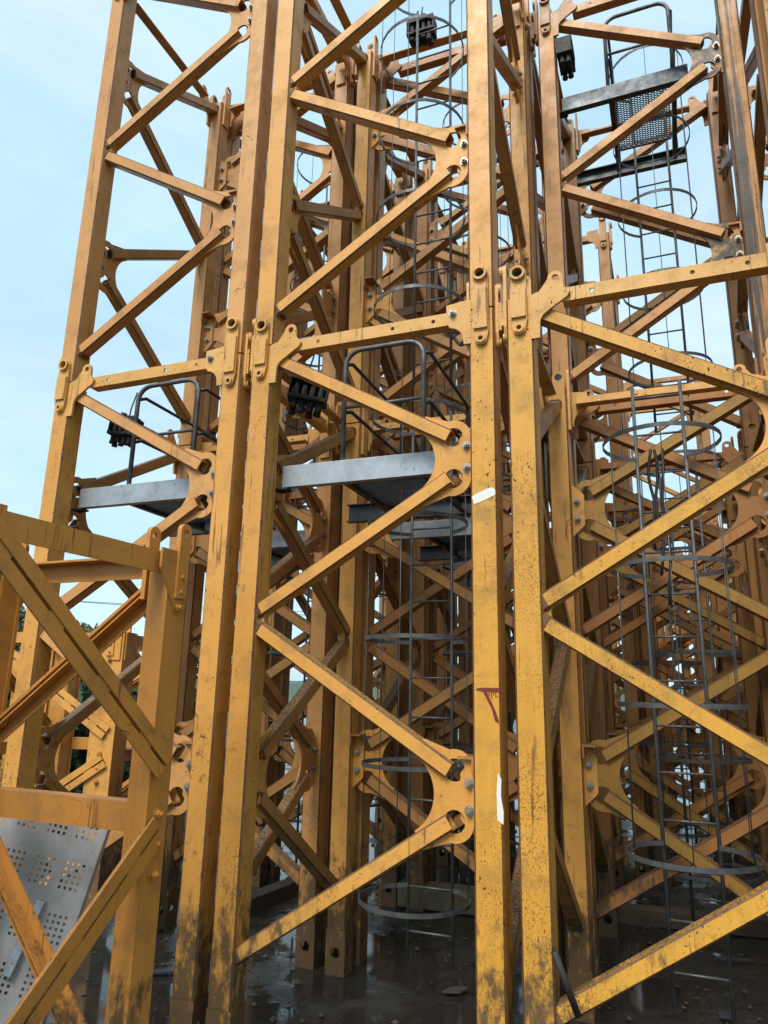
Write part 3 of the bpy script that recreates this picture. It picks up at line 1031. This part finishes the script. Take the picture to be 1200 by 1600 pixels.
bm_box(bm, (0.03, -0.025, 0.78), (0.045, 0.03, 0.34), 0.004)
add('handle_bar', finish(bm, 'handle_bar'), M['galv'], root, Matrix.Rotation(radians(6), 4, 'Y'))

# ------------------------------------------------------------------ small marks on the front legs
def leg_point(c, u, z, off):
    t = TOW[c, 0]
    return t @ Matrix.Translation((U(u), YF - off, z))
bm = bmesh.new()
bm_plate(bm, [(-0.054, -0.046), (-0.02, -0.036), (0.05, -0.008), (0.066, 0.0), (0.064, 0.03), (0.045, 0.042), (0.015, 0.036), (-0.03, 0.018), (-0.068, -0.002)], [], 0.0012)
o = add('paper_sticker', finish(bm, 'paper_sticker'), M['paper'])
o.matrix_world = leg_point('middle', W + 0.0, 3.06, 0.0018)
tag(o, 'small torn white sticker on the right leg of the middle front tower', 'sticker')
bm = bmesh.new()
bm_plate(bm, [(-0.012, -0.10), (0.018, -0.12), (0.02, -0.06), (0.008, 0.01), (0.012, 0.09), (-0.006, 0.12), (-0.014, 0.02)], [], 0.0012)
o = add('paper_scrap', finish(bm, 'paper_scrap'), M['paper'])
o.matrix_world = leg_point('middle', W + 0.058, 1.50, 0.0018)
tag(o, 'thin strip of torn white paper low on the right leg of the middle tower', 'paper scrap')
bm = bmesh.new()
bm_plate(bm, [(-0.055, 0.05), (-0.02, 0.042), (0.07, 0.04), (0.07, 0.062), (-0.01, 0.062), (-0.05, 0.058)], [], 0.001)
bm_plate(bm, [(-0.02, 0.045), (0.0, 0.045), (0.045, -0.05), (0.062, -0.10), (0.06, -0.115), (0.042, -0.10), (0.025, -0.04)], [], 0.0014)
for x, l in ((0.012, .02), (0.024, .035), (0.036, .018), (0.046, .028)):
    bm_plate(bm, [(x, 0.041), (x + .005, 0.041), (x + .004, 0.041 - l), (x + .001, 0.041 - l)], [], 0.0018)
o = add('paint_mark', finish(bm, 'paint_mark'), M['red'])
o.matrix_world = leg_point('middle', W + 0.0, 1.97, 0.0018)
tag(o, 'dark red sprayed paint mark on the right leg of the middle tower', 'paint mark')

# a steel rod leaning at the foot of the right tower
bm = bmesh.new()
bm_tube(bm, [(0, 0, 0), (-0.09, -0.05, 0.26)], 0.016, 10)
o = add('steel_rod', finish(bm, 'steel_rod', True), M['black'])
o.matrix_world = leg_point('right', 0.17, 0.62, -0.02)
tag(o, 'short black rod stuck at the lowest diagonal of the right tower', 'rod')

# ------------------------------------------------------------------ things lying in the yard
bm = bmesh.new()
bm_box(bm, (0, 0, 0.1), (1.1, 0.22, 0.2), 0.015)
o = add('sleeper_block', finish(bm, 'sleeper_block'), M['concrete'])
o.matrix_world = Matrix.Translation((0.75, 7.3, 0.06)) @ rz(TH + 2)
tag(o, 'mossy concrete sleeper lying on the wet ground behind the middle tower', 'sleeper')

def cable(name, pts, r, label, mat='wire'):
    bm = bmesh.new()
    bm_tube(bm, pts, r, 7)
    o = add(name, finish(bm, name, True), M[mat])
    tag(o, label, 'cable')
    return o
def TP(c, r, u, y, z):
    return TOW[c, r] @ Vector((U(u), YF + y, z))
_p = TP('right', 0, 0.66, 0.62, 3.42)
for i, (dx, ln) in enumerate(((0.0, 0.75), (0.035, 0.92), (-0.03, 0.6))):
    cable('hanging_cable', [_p + EV * (dx + 0.012 * sin(t * 1.3 + i)) + Vector((0, 0, -ln * t / 8)) for t in range(9)], 0.009,
          ('middle', 'longest', 'shortest')[i] + ' of three black cables hanging from a ladder hoop in the right tower')
a_, b_ = TP('middle', 0, 1.38, 0.35, 4.55), TP('middle', 0, 0.95, 1.25, 4.75)
cable('loose_cable', [a_.lerp(b_, t / 10) + Vector((0, 0, -0.22 * sin(pi * t / 10))) for t in range(11)], 0.012, 'dark hose looping behind the middle tower right leg above its top bar')

# grit and stones lying about on the wet ground
rnd = random.Random(99)
vs, fs = [], []
for i in range(5200):
    x, y = rnd.uniform(-4.5, 5.5), rnd.uniform(3.2, 13)
    if rnd.random() > 0.35 + 0.65 * (0.5 + 0.5 * sin(x * 1.7 + 2 * sin(y * .9))):
        continue
    r_ = 0.006 + 0.022 * rnd.random() ** 4
    k = len(vs)
    for p in ((1, 0, 0), (0, 1, 0), (-1, 0, 0), (0, -1, 0), (0, 0, .7), (0, 0, -.7)):
        vs.append((x + p[0] * r_ * rnd.uniform(.6, 1.4), y + p[1] * r_ * rnd.uniform(.6, 1.4), 0.062 + p[2] * r_ * rnd.uniform(.6, 1.2)))
    fs += [(k + a, k + b, k + c) for a, b, c in ((0, 1, 4), (1, 2, 4), (2, 3, 4), (3, 0, 4), (1, 0, 5), (2, 1, 5), (3, 2, 5), (0, 3, 5))]
me = bpy.data.meshes.new('gravel')
me.from_pydata(vs, [], fs)
o = add('gravel', me, M['stone'])
o['kind'] = 'stuff'
o['label'] = 'loose grit and small stones scattered over the wet ground'
# timber bearers under the masts
for i, (x, y, ln, a) in enumerate(((2.9, 6.9, 1.7, TH + 6), (-0.9, 7.6, 1.5, TH + 84), (1.9, 8.9, 2.0, TH - 4))):
    bm = bmesh.new()
    bm_box(bm, (0, 0, 0.07), (ln, 0.16, 0.14), 0.012)
    o = add('timber_bearer', finish(bm, 'timber_bearer'), M['bark'])
    o.matrix_world = Matrix.Translation((x, y, 0.05)) @ rz(a)
    tag(o, ('dark timber bearer on the ground inside the right tower of the second row', 'dark timber bearer on the ground between the left and middle rear masts', 'dark timber bearer far back under the right hand masts')[i], 'timber bearer', 'timber bearers')
# scraps on the ground
for i, (x, y, sx, sy, a) in enumerate(((0.55, 5.4, .10, .05, 20), (2.75, 6.1, .16, .03, -8), (-0.35, 6.6, .14, .08, 50), (2.2, 5.1, .07, .05, 70), (-1.55, 5.6, .22, .05, 10))):
    bm = bmesh.new()
    rnd = random.Random(40 + i)
    pts = [(sx * cos(q) * rnd.uniform(.6, 1.1), sy * sin(q) * rnd.uniform(.6, 1.1)) for q in [k * pi / 4 for k in range(8)]]
    bm_plate(bm, pts, [], 0.012, Matrix.Rotation(radians(90), 4, 'X'))
    o = add('scrap', finish(bm, 'scrap'), M[('stone', 'dark_steel', 'stone', 'dark_steel', 'dark_steel')[i]])
    o.matrix_world = Matrix.Translation((x, y, 0.085)) @ rz(a)
    tag(o, ('brown scrap on the wet ground behind the middle tower right leg', 'dark metal sliver on the ground inside the right tower', 'dull brown scrap on the ground between the rear legs',
            'small dark scrap near the foot of the right tower ladder', 'dark steel offcut on the ground behind the left front leg')[i], 'scrap')

# ------------------------------------------------------------------ far left: trees, jib, wires
def tree(x, y, hgt, rad, label, mat, seed, cat='tree', qmin=0.25):
    rnd = random.Random(seed)
    root = empty(cat, Matrix.Translation((x, y, 0)), label, cat, cat + 's beyond the yard')
    bm = bmesh.new()
    bm_tube(bm, [(0, 0, 0), (0.1, 0, hgt * .35), (0.0, .1, hgt * .7), (0.05, 0, hgt * .92)], [hgt * .03, hgt * .024, hgt * .014, .02], 8)
    clumps = []
    for i in range(26):
        a, q = rnd.uniform(0, 2 * pi), rnd.uniform(qmin, 1.0)
        rr = rad * (0.35 + 0.65 * sin(pi * min(1, q * 0.95))) * rnd.uniform(.35, 1)
        c = Vector((rr * cos(a), rr * sin(a), hgt * q))
        clumps.append((c, rad * rnd.uniform(.22, .42)))
        bm_tube(bm, [(0, 0, c.z * 0.72), c * 0.6 + Vector((0, 0, c.z * 0.36)), c], [hgt * .009, hgt * .006, .012], 5)
    add('trunk', finish(bm, 'trunk', True), M['bark'], root)
    vs, fs = [], []
    for c, r in clumps:
        for i in range(260):
            d = Vector((rnd.gauss(0, 1), rnd.gauss(0, 1), rnd.gauss(0, .8))).normalized() * r * rnd.random() ** .4
            p = c + d
            s = rnd.uniform(.07, .16)
            a = Vector((rnd.gauss(0, 1), rnd.gauss(0, 1), rnd.gauss(0, 1))).normalized()
            b = a.cross(Vector((rnd.gauss(0, 1), rnd.gauss(0, 1), rnd.gauss(0, 1)))).normalized()
            k = len(vs)
            vs += [p - a * s, p + b * s * .5, p + a * s, p - b * s * .5]
            fs.append((k, k + 1, k + 2, k + 3))
    me = bpy.data.meshes.new('crown')
    me.from_pydata(vs, [], fs)
    add('crown', me, mat, root)
tree(-13.5, 31, 4.4, 2.4, 'bushy green tree nearest the left tower, beyond the yard', M['leaf'], 1)
tree(-17.5, 36, 5.4, 2.8, 'taller dark green tree behind the bushy one at far left', M['leaf2'], 2)
tree(-21.0, 38, 4.6, 2.8, 'dark tree at the left edge of the picture under the distant jib', M['leaf2'], 3)
tree(-10.5, 40, 4.8, 2.6, 'green tree glimpsed between the left foreground bracing', M['leaf'], 4)

for i, (x, y, hh, rr) in enumerate(((-6.3, 14.2, 2.5, 1.5), (-7.9, 15.0, 3.0, 1.7), (-5.0, 15.6, 2.4, 1.4), (-9.5, 16.5, 2.6, 1.8))):
    tree(x, y, hh, rr, ('low leafy shrub behind the yellow section at far left', 'tallest leafy shrub at far left beyond the yard', 'small leafy shrub seen past the left tower', 'spreading leafy shrub at the left edge beyond the yard')[i], M['leaf' if i % 2 else 'leaf2'], 20 + i, 'shrub', 0.06)

def jib(p0, p1, label):
    p0, p1 = Vector(p0), Vector(p1)
    root = empty('crane_jib', Matrix.Translation(p0), label, 'crane jib')
    d = p1 - p0
    ln = d.length
    d.normalize()
    s = d.cross(Vector((0, 0, 1))).normalized()
    def mk(name, a, b, r):
        bm = bmesh.new()
        bm_tube(bm, [a, b], r, 6)
        add(name, finish(bm, name, True), M['dark_steel'], root)
    hgt, wd = 1.1, 0.55
    mk('top_chord', Vector((0, 0, hgt)), d * ln + Vector((0, 0, hgt)), .07)
    for q in (-1, 1):
        mk('bottom_chord', s * q * wd, d * ln + s * q * wd, .06)
    n = int(ln / 1.2)
    for i in range(n):
        a, b, c = d * (ln * i / n), d * (ln * (i + .5) / n), d * (ln * (i + 1) / n)
        for q in (-1, 1):
            mk('lacing', a + s * q * wd, b + Vector((0, 0, hgt)), .03)
            mk('lacing', b + Vector((0, 0, hgt)), c + s * q * wd, .03)
jib((-60, 62, 6.2), (-28.5, 58, 6.2), 'distant dark lattice crane jib above the trees at far left')
bm = bmesh.new()
bm_tube(bm, [(0, 0, 0), (0, 0, 10.2)], 0.16, 8)
bm_tube(bm, [(-1.2, 0, 9.6), (1.2, 0, 9.6)], 0.07, 6)
pole = add('utility_pole', finish(bm, 'utility_pole', True), M['concrete'])
pole.location = (-44, 58, 0)
tag(pole, 'far utility pole outside the left edge carrying the overhead wires', 'utility pole')
for i, (zz, zz2) in enumerate(((9.7, 9.3), (9.7, 9.0))):
    bm = bmesh.new()
    P0, P1 = Vector((-44 + (1.1 if i else -1.1), 58, zz)), Vector((30, 90 + 4 * i, zz2 + 3))
    bm_tube(bm, [P0.lerp(P1, t / 12) + Vector((0, 0, -1.2 * (1 - (2 * t / 12 - 1) ** 2))) for t in range(13)], 0.025, 5)
    o = add('overhead_wire', finish(bm, 'overhead_wire', True), M['wire'])
    tag(o, ('upper', 'lower')[i] + ' of the two thin overhead wires crossing the sky at left', 'wire')
